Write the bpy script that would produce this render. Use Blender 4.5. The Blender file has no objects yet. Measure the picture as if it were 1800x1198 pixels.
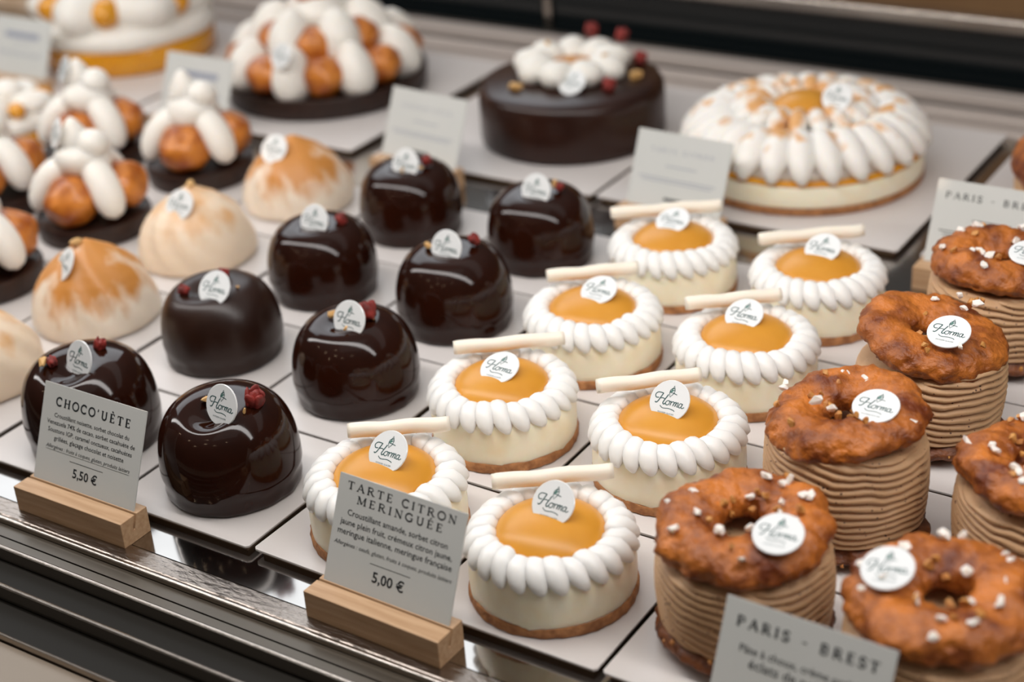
import bpy, math, random
from math import sin, cos, pi, radians as R, exp
from mathutils import Vector, Matrix, noise

sc = bpy.context.scene
C = sc.collection
# ------------------------------------------------------------------ camera
CP = Vector((0.556288, -0.378977, 0.366465))
yaw, pit, rol, FPX = -0.602936, 0.485512, -0.072724, 2875.54
f = Vector((cos(pit)*sin(yaw), cos(pit)*cos(yaw), -sin(pit)))
r = Vector((cos(yaw), -sin(yaw), 0)); u = r.cross(f)
r2 = cos(rol)*r + sin(rol)*u; u2 = -sin(rol)*r + cos(rol)*u
cam = bpy.data.cameras.new('camera'); camo = bpy.data.objects.new('camera', cam); C.objects.link(camo)
M = Matrix((r2, u2, -f)).transposed().to_4x4(); M.translation = CP
camo.matrix_world = M
cam.sensor_width = 36.0; cam.lens = FPX/1800*36; cam.clip_start = 0.01; cam.clip_end = 50
cam.dof.use_dof = True; cam.dof.focus_distance = 0.645; cam.dof.aperture_fstop = 6.4
sc.camera = camo
# ------------------------------------------------------------------ light
sc.view_settings.view_transform = 'Standard'; sc.view_settings.look = 'None'
sc.view_settings.exposure = -0.22; sc.view_settings.gamma = 1.0
w = bpy.data.worlds.new('World'); sc.world = w; w.use_nodes = True
wn = w.node_tree; bg = wn.nodes['Background']; bg.inputs[1].default_value = 1.0
tc = wn.nodes.new('ShaderNodeTexCoord'); sx = wn.nodes.new('ShaderNodeSeparateXYZ'); rp = wn.nodes.new('ShaderNodeValToRGB')
wn.links.new(tc.outputs['Generated'], sx.inputs[0]); wn.links.new(sx.outputs[2], rp.inputs[0]); wn.links.new(rp.outputs[0], bg.inputs[0])
rp.color_ramp.elements[0].position = 0.0; rp.color_ramp.elements[0].color = (.05, .042, .036, 1)
rp.color_ramp.elements[1].position = 0.5; rp.color_ramp.elements[1].color = (.12, .115, .11, 1)
el = rp.color_ramp.elements.new(.95); el.color = (.36, .355, .35, 1)

def area(name, loc, target, sx_, sy_, power, col):
    l = bpy.data.lights.new(name, 'AREA'); l.shape = 'RECTANGLE'; l.size = sx_; l.size_y = sy_; l.energy = power; l.color = col
    o = bpy.data.objects.new(name, l); C.objects.link(o); o.location = loc
    o.rotation_euler = (Vector(target)-Vector(loc)).to_track_quat('-Z', 'Y').to_euler(); return o
def tube(name, loc, sx_, sy_, tilt, power, col):
    o = area(name, loc, (loc[0], loc[1], 0), sx_, sy_, power, col); o.rotation_euler = (tilt, 0, 0); return o
tube('case_front_tube_light', (0.05, 0.03, 0.46), 1.9, 0.080, R(26), 6.4, (1, .965, .94))
tube('rear_fill_light', (0.05, 0.42, 0.55), 1.9, 0.22, R(10), 0.6, (1, .97, .95))  # wide soft fill added to brighten the rear cakes, not a case fixture
area('window_light', (-1.30, 1.25, 1.28), (0.0, 0.1, 0.0), 1.7, 0.9, 13.0, (.88, .94, 1))
area('ceiling_light', (0.5, -0.5, 2.3), (0.1, 0.2, 0), 1.6, 1.6, 2, (1, .95, .90))
for i, (x, y, z, e) in enumerate([(-.5, -.9, .95, .5), (.05, -1.1, 1.0, .5), (-.25, -1.3, .8, .4), (.5, -1.4, 1.1, .5), (-.9, -.6, 1.0, .5), (.9, -1.0, 1.2, .4), (-.1, -.8, 1.3, .4)]):
    l = bpy.data.lights.new('pendant_bulb', 'POINT'); l.energy = e*1.1; l.color = (1, .74, .48); l.shadow_soft_size = .016
    o = bpy.data.objects.new('pendant_bulb', l); C.objects.link(o); o.location = (x, y, z)

# ------------------------------------------------------------------ helpers
def lin(c):
    return tuple((v/255/12.92 if v/255 <= .04045 else ((v/255+.055)/1.055)**2.4) for v in c) + (1,)
def mat(name, col, rough=.5, metal=0, col2=None, scale=60, bump=0, bscale=None, sss=0, sssr=(1, .6, .4), coat=0, detail=4, ramp=(.35, .65), spec=.5, bdist=.001, stretch=None, sssscale=.004):
    m = bpy.data.materials.new(name); m.use_nodes = True; n = m.node_tree; b = n.nodes['Principled BSDF']
    b.inputs['Base Color'].default_value = lin(col); b.inputs['Roughness'].default_value = rough; b.inputs['Metallic'].default_value = metal
    b.inputs['Specular IOR Level'].default_value = spec
    t = n.nodes.new('ShaderNodeTexCoord'); src = t.outputs['Object']
    if stretch:
        mp = n.nodes.new('ShaderNodeMapping'); mp.inputs['Scale'].default_value = stretch; n.links.new(src, mp.inputs[0]); src = mp.outputs[0]
    if col2:
        ns = n.nodes.new('ShaderNodeTexNoise'); ns.inputs['Scale'].default_value = scale; ns.inputs['Detail'].default_value = detail
        rr = n.nodes.new('ShaderNodeValToRGB'); rr.color_ramp.elements[0].position = ramp[0]; rr.color_ramp.elements[1].position = ramp[1]
        rr.color_ramp.elements[0].color = lin(col); rr.color_ramp.elements[1].color = lin(col2)
        n.links.new(src, ns.inputs['Vector']); n.links.new(ns.outputs['Fac'], rr.inputs[0]); n.links.new(rr.outputs[0], b.inputs['Base Color'])
    if bump:
        nb = n.nodes.new('ShaderNodeTexNoise'); nb.inputs['Scale'].default_value = bscale or scale; nb.inputs['Detail'].default_value = 5
        bp = n.nodes.new('ShaderNodeBump'); bp.inputs['Strength'].default_value = bump; bp.inputs['Distance'].default_value = bdist
        n.links.new(src, nb.inputs['Vector']); n.links.new(nb.outputs['Fac'], bp.inputs['Height']); n.links.new(bp.outputs[0], b.inputs['Normal'])
    if sss:
        b.inputs['Subsurface Weight'].default_value = sss; b.inputs['Subsurface Radius'].default_value = sssr; b.inputs['Subsurface Scale'].default_value = sssscale
    if coat:
        b.inputs['Coat Weight'].default_value = coat; b.inputs['Coat Roughness'].default_value = .04
    return m
M_ = {}
M_['choco'] = mat('dark_chocolate_glaze', (33, 12, 5), .09, col2=(43, 17, 8), scale=40, bump=.06, bscale=90, spec=.34)
M_['choco_satin'] = mat('satin_chocolate', (36, 17, 9), .33, col2=(42, 21, 12), scale=60, bump=.08, bscale=200, spec=.4)
M_['choco_cake'] = mat('chocolate_cake_glaze', (38, 17, 10), .28, col2=(46, 22, 13), scale=40, bump=.12, bscale=60, spec=.4)
M_['choco_tart'] = mat('chocolate_tart_shell', (34, 18, 12), .42, col2=(48, 27, 19), scale=150, bump=.3, bscale=400)
M_['board'] = mat('white_cardboard', (208, 202, 198), .33, col2=(212, 206, 203), scale=8, spec=.5)
M_['board_edge'] = mat('board_edge', (120, 96, 74), .5)
M_['cream'] = mat('white_whipped_cream', (240, 236, 228), .45, sss=.35, sssr=(1, .85, .7), bump=.1, bscale=350)
M_['meringue'] = mat('white_meringue', (243, 241, 237), .38, sss=.35, sssr=(1, .9, .8), sssscale=.003)
M_['lemon_cream'] = mat('pale_lemon_cream', (255, 242, 218), .42, col2=(250, 230, 194), scale=70, sss=.5, ramp=(.45, .8), bump=.15, bscale=200)
M_['lemon_dome'] = mat('lemon_glaze', (208, 142, 42), .32, sss=.12, sssr=(1, .6, .2), col2=(214, 150, 54), spec=.4, scale=50)
M_['yellow_glaze'] = mat('mango_glaze', (214, 140, 12), .25, sss=.2, coat=.3, col2=(226, 158, 30), scale=50)
M_['crust'] = mat('biscuit_crust', (142, 92, 54), .75, col2=(184, 128, 80), scale=260, bump=.9, bscale=420)
M_['stick'] = mat('white_chocolate_roll', (246, 236, 220), .4, sss=.2, bump=.05, bscale=200)
M_['choux'] = mat('baked_choux', (106, 45, 10), .42, col2=(200, 116, 42), scale=85, bump=.8, bscale=420, detail=6, ramp=(.36, .66), bdist=.0014, spec=.5)
M_['choux_dark'] = mat('baked_choux_base', (84, 42, 17), .5, col2=(136, 76, 34), scale=160, bump=1.0, bscale=300, detail=6, bdist=.0014)
M_['puff'] = mat('caramelised_puff', (150, 70, 10), .38, col2=(214, 132, 48), scale=90, bump=.8, bscale=130, coat=.25, detail=5, bdist=.002)
M_['sugar'] = mat('pearl_sugar', (246, 236, 226), .5, sss=.3, bump=.4, bscale=600)
M_['nut'] = mat('chopped_hazelnut', (214, 156, 84), .5, col2=(170, 104, 46), scale=300)
M_['peanut'] = mat('peanut', (222, 180, 120), .5, col2=(204, 156, 92), scale=200)
M_['rose'] = mat('dried_rosebud', (150, 44, 36), .6, col2=(96, 30, 26), scale=260, bump=.5, bscale=400)
M_['plaque'] = mat('white_plaque', (238, 240, 240), .12, coat=.5)
M_['ink'] = mat('teal_ink', (44, 84, 84), .5)
M_['mint'] = mat('mint_ink', (110, 160, 145), .5)
M_['black_ink'] = mat('black_ink', (30, 36, 40), .5)
M_['grey_ink'] = mat('grey_ink', (150, 155, 170), .5)
M_['paper'] = mat('sign_card', (208, 210, 206), .22, col2=(212, 213, 210), scale=20, coat=.2)
M_['wood'] = mat('beech_wood', (198, 162, 126), .5, col2=(180, 142, 104), scale=30, stretch=(1, 14, 14), bump=.1, bscale=80)
M_['steel'] = mat('polished_steel', (176, 172, 168), .10, 1, col2=(168, 164, 160), scale=14, bump=.02, bscale=30)
M_['rail'] = mat('brushed_aluminium', (190, 182, 174), .22, 1, bump=.05, bscale=400)
M_['track'] = mat('painted_track', (196, 184, 176), .5, .3)
M_['groove'] = mat('dark_groove', (30, 27, 22), .6, spec=.15)
M_['lip'] = mat('stippled_steel_lip', (150, 140, 132), .25, 1, bump=.5, bscale=520, stretch=(.35, 1, 1), bdist=.0008)
M_['glassdark'] = mat('dark_glass', (16, 22, 24), .14)
M_['beige'] = mat('beige_panel', (132, 118, 102), .4, .2)
M_['brown'] = mat('brown_panel', (140, 106, 70), .6, col2=(120, 88, 56), scale=12)
M_['slat'] = mat('pale_wood_slat', (214, 190, 164), .6, col2=(196, 168, 138), scale=16, stretch=(6, 6, 1))

# praline cream with dark specks
def praline():
    m = mat('praline_cream', (192, 152, 112), .55, sss=.15, bump=.25, bscale=500); n = m.node_tree; b = n.nodes['Principled BSDF']
    t = n.nodes.new('ShaderNodeTexCoord'); v = n.nodes.new('ShaderNodeTexVoronoi'); v.inputs['Scale'].default_value = 420
    ns = n.nodes.new('ShaderNodeTexNoise'); ns.inputs['Scale'].default_value = 160
    ad = n.nodes.new('ShaderNodeMath'); ad.operation = 'MULTIPLY_ADD'; ad.inputs[1].default_value = -.5; 
    rr = n.nodes.new('ShaderNodeValToRGB'); rr.color_ramp.elements[0].position = .0; rr.color_ramp.elements[0].color = lin((90, 58, 38)); rr.color_ramp.elements[1].position = .06; rr.color_ramp.elements[1].color = lin((196, 156, 116))
    n.links.new(t.outputs['Object'], v.inputs['Vector']); n.links.new(t.outputs['Object'], ns.inputs['Vector'])
    n.links.new(ns.outputs['Fac'], ad.inputs[0]); n.links.new(v.outputs['Distance'], ad.inputs[2]); 
    a2 = n.nodes.new('ShaderNodeMath'); a2.operation = 'ADD'; a2.inputs[1].default_value = .17
    n.links.new(ad.outputs[0], a2.inputs[0]); n.links.new(a2.outputs[0], rr.inputs[0]); n.links.new(rr.outputs[0], b.inputs['Base Color']); return m
M_['praline'] = praline()
def toasted(name, pale, brown, lo, hi, zlo, zhi):
    # toast marks of the blowtorch: streaks running down from the tip
    m = mat(name, pale, .42, sss=.25, sssr=(1, .7, .4)); n = m.node_tree; b = n.nodes['Principled BSDF']
    t = n.nodes.new('ShaderNodeTexCoord'); mp = n.nodes.new('ShaderNodeMapping'); mp.inputs['Scale'].default_value = (1, 1, .28)
    ns = n.nodes.new('ShaderNodeTexNoise'); ns.inputs['Scale'].default_value = 75; ns.inputs['Detail'].default_value = 5
    s = n.nodes.new('ShaderNodeSeparateXYZ'); mr = n.nodes.new('ShaderNodeMapRange'); mr.inputs[1].default_value = zlo; mr.inputs[2].default_value = zhi
    mr.inputs[3].default_value = -.22; mr.inputs[4].default_value = .16
    ad = n.nodes.new('ShaderNodeMath'); ad.operation = 'ADD'
    rr = n.nodes.new('ShaderNodeValToRGB'); rr.color_ramp.elements[0].position = lo; rr.color_ramp.elements[0].color = lin(pale); rr.color_ramp.elements[1].position = hi; rr.color_ramp.elements[1].color = lin(brown)
    n.links.new(t.outputs['Object'], mp.inputs[0]); n.links.new(mp.outputs[0], ns.inputs['Vector']); n.links.new(t.outputs['Object'], s.inputs[0]); n.links.new(s.outputs[2], mr.inputs[0])
    n.links.new(ns.outputs['Fac'], ad.inputs[0]); n.links.new(mr.outputs[0], ad.inputs[1]); n.links.new(ad.outputs[0], rr.inputs[0]); n.links.new(rr.outputs[0], b.inputs['Base Color']); return m
M_['toast'] = toasted('toasted_meringue', (238, 222, 202), (204, 138, 66), .39, .60, .004, .036)
M_['toast_pale'] = toasted('lightly_toasted_meringue', (236, 214, 188), (222, 172, 118), .5, .75, .004, .04)
M_['toast_tips'] = toasted('toasted_meringue_tips', (242, 238, 232), (224, 170, 110), .62, .74, .015, .045)

class MB:
    def __init__(s): s.v = []; s.f = []
    def grid(s, P, cu=False, cv=False):
        o = len(s.v); nu, nv = len(P), len(P[0])
        for row in P: s.v += [tuple(p) for p in row]
        for i in range(nu if cu else nu-1):
            for j in range(nv if cv else nv-1):
                a, b = i, (i+1) % nu; c, d = j, (j+1) % nv
                s.f.append((o+a*nv+c, o+b*nv+c, o+b*nv+d, o+a*nv+d))
        return s
    def lathe(s, prof, n=64, fn=None, c=(0, 0, 0)):
        """prof: (r,z) from bottom axis to top axis; fn(x,y,z,th)->Vector"""
        P = []
        for (rr, z) in prof:
            row = []
            for k in range(n):
                th = 2*pi*k/n; p = (rr*cos(th), rr*sin(th), z)
                if fn: p = fn(*p, th)
                row.append((p[0]+c[0], p[1]+c[1], p[2]+c[2]))
            P.append(row)
        s.grid([list(q) for q in zip(*P)], cu=True); return s
    def box(s, x0, x1, y0, y1, z0, z1):
        o = len(s.v)
        s.v += [(x, y, z) for z in (z0, z1) for x, y in ((x0, y0), (x1, y0), (x1, y1), (x0, y1))]
        s.f += [tuple(o+i for i in q) for q in ((3, 2, 1, 0), (4, 5, 6, 7), (0, 1, 5, 4), (1, 2, 6, 5), (2, 3, 7, 6), (3, 0, 4, 7))]; return s
    def poly(s, pts, z0, z1):
        o = len(s.v); n = len(pts)
        s.v += [(x, y, z0) for x, y in pts] + [(x, y, z1) for x, y in pts]
        s.f.append(tuple(o+n-1-i for i in range(n))); s.f.append(tuple(o+n+i for i in range(n)))
        for i in range(n): s.f.append((o+i, o+(i+1) % n, o+n+(i+1) % n, o+n+i))
        return s
    def blob(s, c, rad, nu=16, nv=12, rot=None, taper=0, lump=0, seed=0, lf=60):
        """ellipsoid; taper<0 narrows the +z end"""
        P = []
        for i in range(nu):
            row = []
            for j in range(nv+1):
                a = 2*pi*i/nu; b = -pi/2+pi*j/nv
                k = 1+taper*sin(b)
                p = Vector((rad[0]*cos(b)*cos(a)*k, rad[1]*cos(b)*sin(a)*k, rad[2]*sin(b)))
                if lump:
                    p *= 1+lump*noise.noise(p*lf+Vector((seed*7.3, seed*3.1, 0)))
                if rot: p = rot @ p
                row.append((p[0]+c[0], p[1]+c[1], p[2]+c[2]))
            P.append(row)
        return s.grid(P, cu=True)
    def build(s, name, m, parent=None, smooth=True, merge=True, loc=None, auto=None):
        me = bpy.data.meshes.new(name); me.from_pydata(s.v, [], s.f)
        import bmesh
        bm = bmesh.new(); bm.from_mesh(me)
        if merge: bmesh.ops.remove_doubles(bm, verts=bm.verts, dist=1e-6)
        bmesh.ops.recalc_face_normals(bm, faces=bm.faces)
        bm.to_mesh(me); bm.free()
        me.materials.append(M_[m] if isinstance(m, str) else m)
        me.polygons.foreach_set('use_smooth', [smooth]*len(me.polygons))
        if auto is not None: me.set_sharp_from_angle(angle=auto)
        o = bpy.data.objects.new(name, me); C.objects.link(o)
        if parent: o.parent = parent
        if loc: o.location = loc
        return o
def bevel(o, wd, seg=2):
    b = o.modifiers.new('bevel', 'BEVEL'); b.width = wd; b.segments = seg; b.limit_method = 'ANGLE'; return o
def empty(name, loc, rz=0):
    o = bpy.data.objects.new(name, None); C.objects.link(o); o.location = loc; o.rotation_euler = (0, 0, rz); o.empty_display_size = .01; return o
def tag(o, label, cat, group=None):
    o['label'] = label; o['category'] = cat
    if group: o['group'] = group
    return o
def inst(src, parent, loc=(0, 0, 0), rot=(0, 0, 0), sca=(1, 1, 1), name=None):
    o = src.copy(); C.objects.link(o); o.parent = parent; o.location = loc; o.rotation_euler = rot; o.scale = sca
    return o
def smooth_path(pts, n=6):
    out = []
    for i in range(len(pts)-1):
        p0 = pts[max(i-1, 0)]; p1 = pts[i]; p2 = pts[i+1]; p3 = pts[min(i+2, len(pts)-1)]
        for k in range(n):
            t = k/n
            out.append(tuple(.5*((2*p1[d])+(-p0[d]+p2[d])*t+(2*p0[d]-5*p1[d]+4*p2[d]-p3[d])*t*t+(-p0[d]+3*p1[d]-3*p2[d]+p3[d])*t**3) for d in range(2)))
    out.append(tuple(pts[-1])); return out
def ribbon(mb, pts, wd, z, close=False):
    """flat stroke of width wd along pts in the xy plane"""
    L = len(pts); o = len(mb.v); row = []
    for i in range(L):
        a = Vector(pts[max(i-1, 0)]); b = Vector(pts[min(i+1, L-1)])
        d = (b-a); d = d.normalized() if d.length > 1e-9 else Vector((1, 0)); nn = Vector((-d.y, d.x))*wd/2
        p = Vector(pts[i]); row.append(((p.x+nn.x, p.y+nn.y, z), (p.x-nn.x, p.y-nn.y, z)))
    mb.grid(row)

# ------------------------------------------------------------------ lettering
def text_mb(s, size=1.0, width=None, height=None, bold=0.0, shear=0.0, spacing=1.0):
    cu = bpy.data.curves.new('t', 'FONT'); cu.body = s; cu.size = size; cu.offset = bold; cu.shear = shear; cu.space_character = spacing; cu.resolution_u = 2
    o = bpy.data.objects.new('t', cu); C.objects.link(o)
    dg = bpy.context.evaluated_depsgraph_get(); me = o.evaluated_get(dg).to_mesh()
    v = [tuple(p.co) for p in me.vertices]; fc = [tuple(p.vertices) for p in me.polygons]
    o.evaluated_get(dg).to_mesh_clear(); bpy.data.objects.remove(o); bpy.data.curves.remove(cu)
    xs = [p[0] for p in v]; ys = [p[1] for p in v]; x0, x1, y0, y1 = min(xs), max(xs), min(ys), max(ys)
    sx_ = (width/(x1-x0)) if width else size; sy_ = sx_
    if height: sy_ = height/(y1-y0); sx_ = sx_ if width else sy_
    return [((p[0]-(x0+x1)/2)*sx_, p[1]*sy_, 0) for p in v], fc
def add_text(mb, t, cx, cy, z):
    v, fc = t; o = len(mb.v); mb.v += [(p[0]+cx, p[1]+cy, z) for p in v]; mb.f += [tuple(o+i for i in q) for q in fc]
def arc(cx, cy, rx, ry, a0, a1, n=14):
    return [(cx+rx*cos(R(a0+(a1-a0)*k/n)), cy+ry*sin(R(a0+(a1-a0)*k/n))) for k in range(n+1)]
# serif capitals: strokes (points, weight) in a box 0..w x 0..1
def glyph(ch):
    T, H = .16, .07
    ser = lambda x, y, h=.13: ([(x-h, y), (x+h, y)], H)
    b = ch
    if ch in 'ÈÉ': b = 'E'
    g = {
     'C': (.8, [(arc(.44, .5, .36, .48, 45, 315), T*.9), ([(.70, .98), (.70, .70)], H), ([(.70, .02), (.70, .2)], H)]),
     'O': (.88, [(arc(.44, .5, .37, .48, 0, 360, 24), T*.85)]),
     'H': (.9, [([(.2, 0), (.2, 1)], T), ([(.7, 0), (.7, 1)], T), ([(.2, .52), (.7, .52)], H), ser(.2, .035), ser(.2, .965), ser(.7, .035), ser(.7, .965)]),
     'U': (.88, [([(.2, 1), (.2, .35)]+arc(.44, .33, .24, .3, 180, 360, 10)+[(.68, 1)], T*.85), ser(.2, .965), ser(.68, .965, .1)]),
     'E': (.74, [([(.2, 0), (.2, 1)], T), ([(.08, .035), (.62, .035)], H), ([(.08, .965), (.6, .965)], H), ([(.2, .52), (.48, .52)], H), ([(.6, 0), (.6, .24)], H), ([(.58, 1), (.58, .78)], H), ([(.48, .42), (.48, .62)], H)]),
     'T': (.8, [([(.4, 0), (.4, 1)], T), ([(.08, .965), (.72, .965)], H), ser(.4, .035, .15), ([(.09, 1), (.09, .76)], H), ([(.71, 1), (.71, .76)], H)]),
     'A': (.9, [([(.14, 0), (.45, 1)], H*1.1), ([(.45, 1), (.78, 0)], T), ([(.25, .35), (.66, .35)], H), ser(.14, .035, .12), ser(.78, .035, .13)]),
     'R': (.88, [([(.2, 0), (.2, 1)], T), ([(.1, .965), (.42, .965)]+arc(.42, .74, .22, .225, 90, -90, 10)+[(.2, .515)], H*1.4), ([(.42, .5), (.74, 0)], T*.9), ser(.2, .035), ser(.78, .035, .09)]),
     'I': (.42, [([(.21, 0), (.21, 1)], T), ser(.21, .035), ser(.21, .965)]),
     'N': (.92, [([(.2, 0), (.2, 1)], H), ([(.18, 1), (.74, 0)], T), ([(.74, 0), (.74, 1)], H), ser(.2, .035, .12), ser(.16, .965, .1), ser(.74, .965, .12)]),
     'M': (1.08, [([(.18, 0), (.2, 1)], H), ([(.2, 1), (.54, .08)], T), ([(.54, .08), (.88, 1)], H), ([(.88, 0), (.88, 1)], T), ser(.18, .035, .12), ser(.18, .965, .1), ser(.9, .965, .1), ser(.88, .035, .13)]),
     'G': (.9, [(arc(.44, .5, .36, .48, 45, 330), T*.9), ([(.72, .42), (.72, .04)], T*.8), ([(.56, .44), (.84, .44)], H), ([(.70, .98), (.70, .72)], H)]),
     'P': (.8, [([(.2, 0), (.2, 1)], T), ([(.1, .965), (.42, .965)]+arc(.42, .72, .24, .245, 90, -90, 10)+[(.2, .475)], H*1.4), ser(.2, .035)]),
     'B': (.84, [([(.2, 0), (.2, 1)], T), ([(.1, .965), (.42, .965)]+arc(.42, .75, .2, .215, 90, -90, 10)+[(.2, .53)], H*1.4), ([(.2, .53), (.44, .53)]+arc(.44, .285, .24, .25, 90, -90, 10)+[(.1, .035)], H*1.4)]),
     'S': (.7, [(smooth_path([(.56, .84), (.36, .97), (.14, .8), (.2, .6), (.46, .45), (.58, .25), (.4, .03), (.18, .08), (.1, .22)], 4), T*.8), ([(.57, .98), (.57, .72)], H), ([(.1, .02), (.1, .28)], H)]),
     "'": (.3, [([(.15, 1.02), (.12, .72)], T*.7)]), '-': (.6, [([(.12, .45), (.48, .45)], H*1.3)]), ' ': (.5, []),
    }[b]
    st = list(g[1])
    if ch == 'È': st.append(([(.28, 1.3), (.44, 1.12)], T*.7))
    if ch == 'É': st.append(([(.44, 1.32), (.28, 1.12)], T*.7))
    return g[0], st
def serif(mb, s, cx, y, h, width, z, wt=1.0):
    gs = [glyph(c) for c in s]; sp = .20; tot = sum(g[0] for g in gs)+sp*(len(gs)-1); k = width/tot; x = cx-width/2; kk = h
    zz = z
    for wd, st in gs:
        for pts, t in st:
            ribbon(mb, [(x+p[0]*k, y+p[1]*kk) for p in pts], t*min(k, kk)*1.05*wt, zz); zz += 1e-7
        x += (wd+sp)*k

# ------------------------------------------------------------------ round plaque with the script logo
def build_plaque_meshes():
    p = MB(); n = 40; rr = .0086
    p.lathe([(0, -.0004), (rr-.0002, -.0004), (rr, -.0002), (rr, .0002), (rr-.0002, .0004), (0, .0004)], n)
    pl = p.build('sticker_plaque', 'plaque', auto=R(40))
    l = MB(); z = .00046; S = .0068
    def st(pts, wd=.05, n=6): ribbon(l, [(x*S, y*S) for x, y in smooth_path(pts, n)], wd*S, z)
    st([(-.70, .06), (-.88, .04), (-.96, .2), (-.84, .36), (-.62, .38), (-.48, .36)], .055)               # H swash
    st([(-.50, .36), (-.60, .1), (-.70, -.16), (-.80, -.26), (-.88, -.22)], .065)
    st([(-.16, .36), (-.28, .08), (-.37, -.18), (-.30, -.27), (-.2, -.18)], .065)
    st([(-.62, .04), (-.46, .08), (-.29, .05)], .05)
    st([(-.02, .0), (-.14, -.04), (-.2, -.18), (-.1, -.28), (.02, -.2), (.04, -.06), (-.03, .0), (.06, -.03), (.14, .0)], .05)   # o
    st([(.14, -.02), (.12, -.26), (.14, -.1), (.24, .0), (.30, -.04)], .05)   # r
    st([(.34, .0), (.30, -.26), (.36, -.06), (.45, 0), (.45, -.1), (.43, -.26), (.49, -.06), (.58, 0), (.59, -.1), (.56, -.24), (.64, -.24)], .05)  # m
    st([(.84, -.02), (.72, -.02), (.66, -.18), (.74, -.27), (.84, -.16), (.87, 0), (.83, -.2), (.9, -.27), (1.02, -.18)], .05)   # a
    st([(-.5, -.38), (-.3, -.5), (.1, -.46), (.4, -.5), (.5, -.56)], .045)
    i = MB(); l2 = l
    for pts in ([(-.14, .5), (-.12, .66), (0, .78), (.05, .94), (.10, .80), (.16, .66), (.14, .5), (-.14, .5)], [(-.14, .48), (-.04, .22), (.14, .48)], [(-.12, .56), (.12, .68)], [(.08, .50), (.36, .44)], [(-.06, .70), (.10, .80)]):
        ribbon(l2, [(x*S, y*S) for x, y in pts], .045*S, z)
    tri = [(-.11, .52), (-.02, .52), (.10, .64), (-.04, .74)]
    a = len(i.v); i.v += [(x*S, y*S, z-.00002) for x, y in tri]; i.f.append((a, a+1, a+2, a+3))
    l.build('script_logo', 'ink', parent=pl, smooth=False, merge=False)
    i.build('cone_emblem', 'mint', parent=pl, smooth=False, merge=False)
    t = MB(); add_text(t, text_mb('PATISSIER GLACIER', width=1.05*S), 0, -.8*S, z)
    t.build('logo_caption', 'ink', parent=pl, smooth=False, merge=False)
    return pl
PL = build_plaque_meshes(); PL_first = [True]
def plaque(parent, loc, tilt=35, turn=0, roll=0):
    """tilt = lean of the disc's face up from facing the customer (0 upright, 90 flat)"""
    if PL_first[0]: p = PL; PL_first[0] = False
    else:
        p = PL.copy(); C.objects.link(p)
        for ch in list(PL.children):
            c = ch.copy(); C.objects.link(c); c.parent = p
    p.parent = parent; p.location = loc
    p.rotation_euler = (Matrix.Rotation(R(turn), 3, 'Z') @ Matrix.Rotation(R(90-tilt), 3, 'X') @ Matrix.Rotation(R(roll), 3, 'Z')).to_euler()
    return p

def chunk(name, m, size, seed, sq=(1, 1, .8), n=14):
    import bmesh
    rnd = random.Random(seed); bm = bmesh.new()
    for _ in range(n):
        v = Vector((rnd.gauss(0, 1), rnd.gauss(0, 1), rnd.gauss(0, 1))).normalized()*rnd.uniform(.8, 1)
        bm.verts.new((v.x*size*sq[0], v.y*size*sq[1], v.z*size*sq[2]))
    g = bmesh.ops.convex_hull(bm, input=bm.verts)
    for v in [v for v in bm.verts if not v.link_faces]: bm.verts.remove(v)
    me = bpy.data.meshes.new(name); bm.to_mesh(me); bm.free(); me.materials.append(M_[m]); return me
PEARL = [chunk('sugar_pearl', 'sugar', .0019, 10+i, (1, .7, .7)) for i in range(4)]
NUT = [chunk('nut_piece', 'nut', .0017, 30+i) for i in range(4)]
NUTPALE = [chunk('nut_piece', 'peanut', .0036, 50+i, (1, .6, .7)) for i in range(3)]
def put(me, name, parent, loc, rot=(0, 0, 0), s=1.0):
    o = bpy.data.objects.new(name, me); C.objects.link(o); o.parent = parent; o.location = loc; o.rotation_euler = rot
    o.scale = (s, s, s) if not isinstance(s, tuple) else s; return o
def rosebud_mesh():
    b = MB(); rnd = random.Random(3)
    b.blob((0, 0, 0), (.0026, .0024, .0030), 14, 10, lump=.35, seed=2, lf=500)
    for k in range(5):
        a = k*2*pi/5+.3; rt = Matrix.Rotation(a, 3, 'Z') @ Matrix.Rotation(R(22), 3, 'X')
        b.blob(rt @ Vector((.0018, 0, .0004)), (.0009, .0020, .0030), 8, 8, rot=rt, lump=.3, seed=k, lf=600)
    o = b.build('rosebud', 'rose'); me = o.data; bpy.data.objects.remove(o); return me
ROSE = rosebud_mesh()

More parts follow.
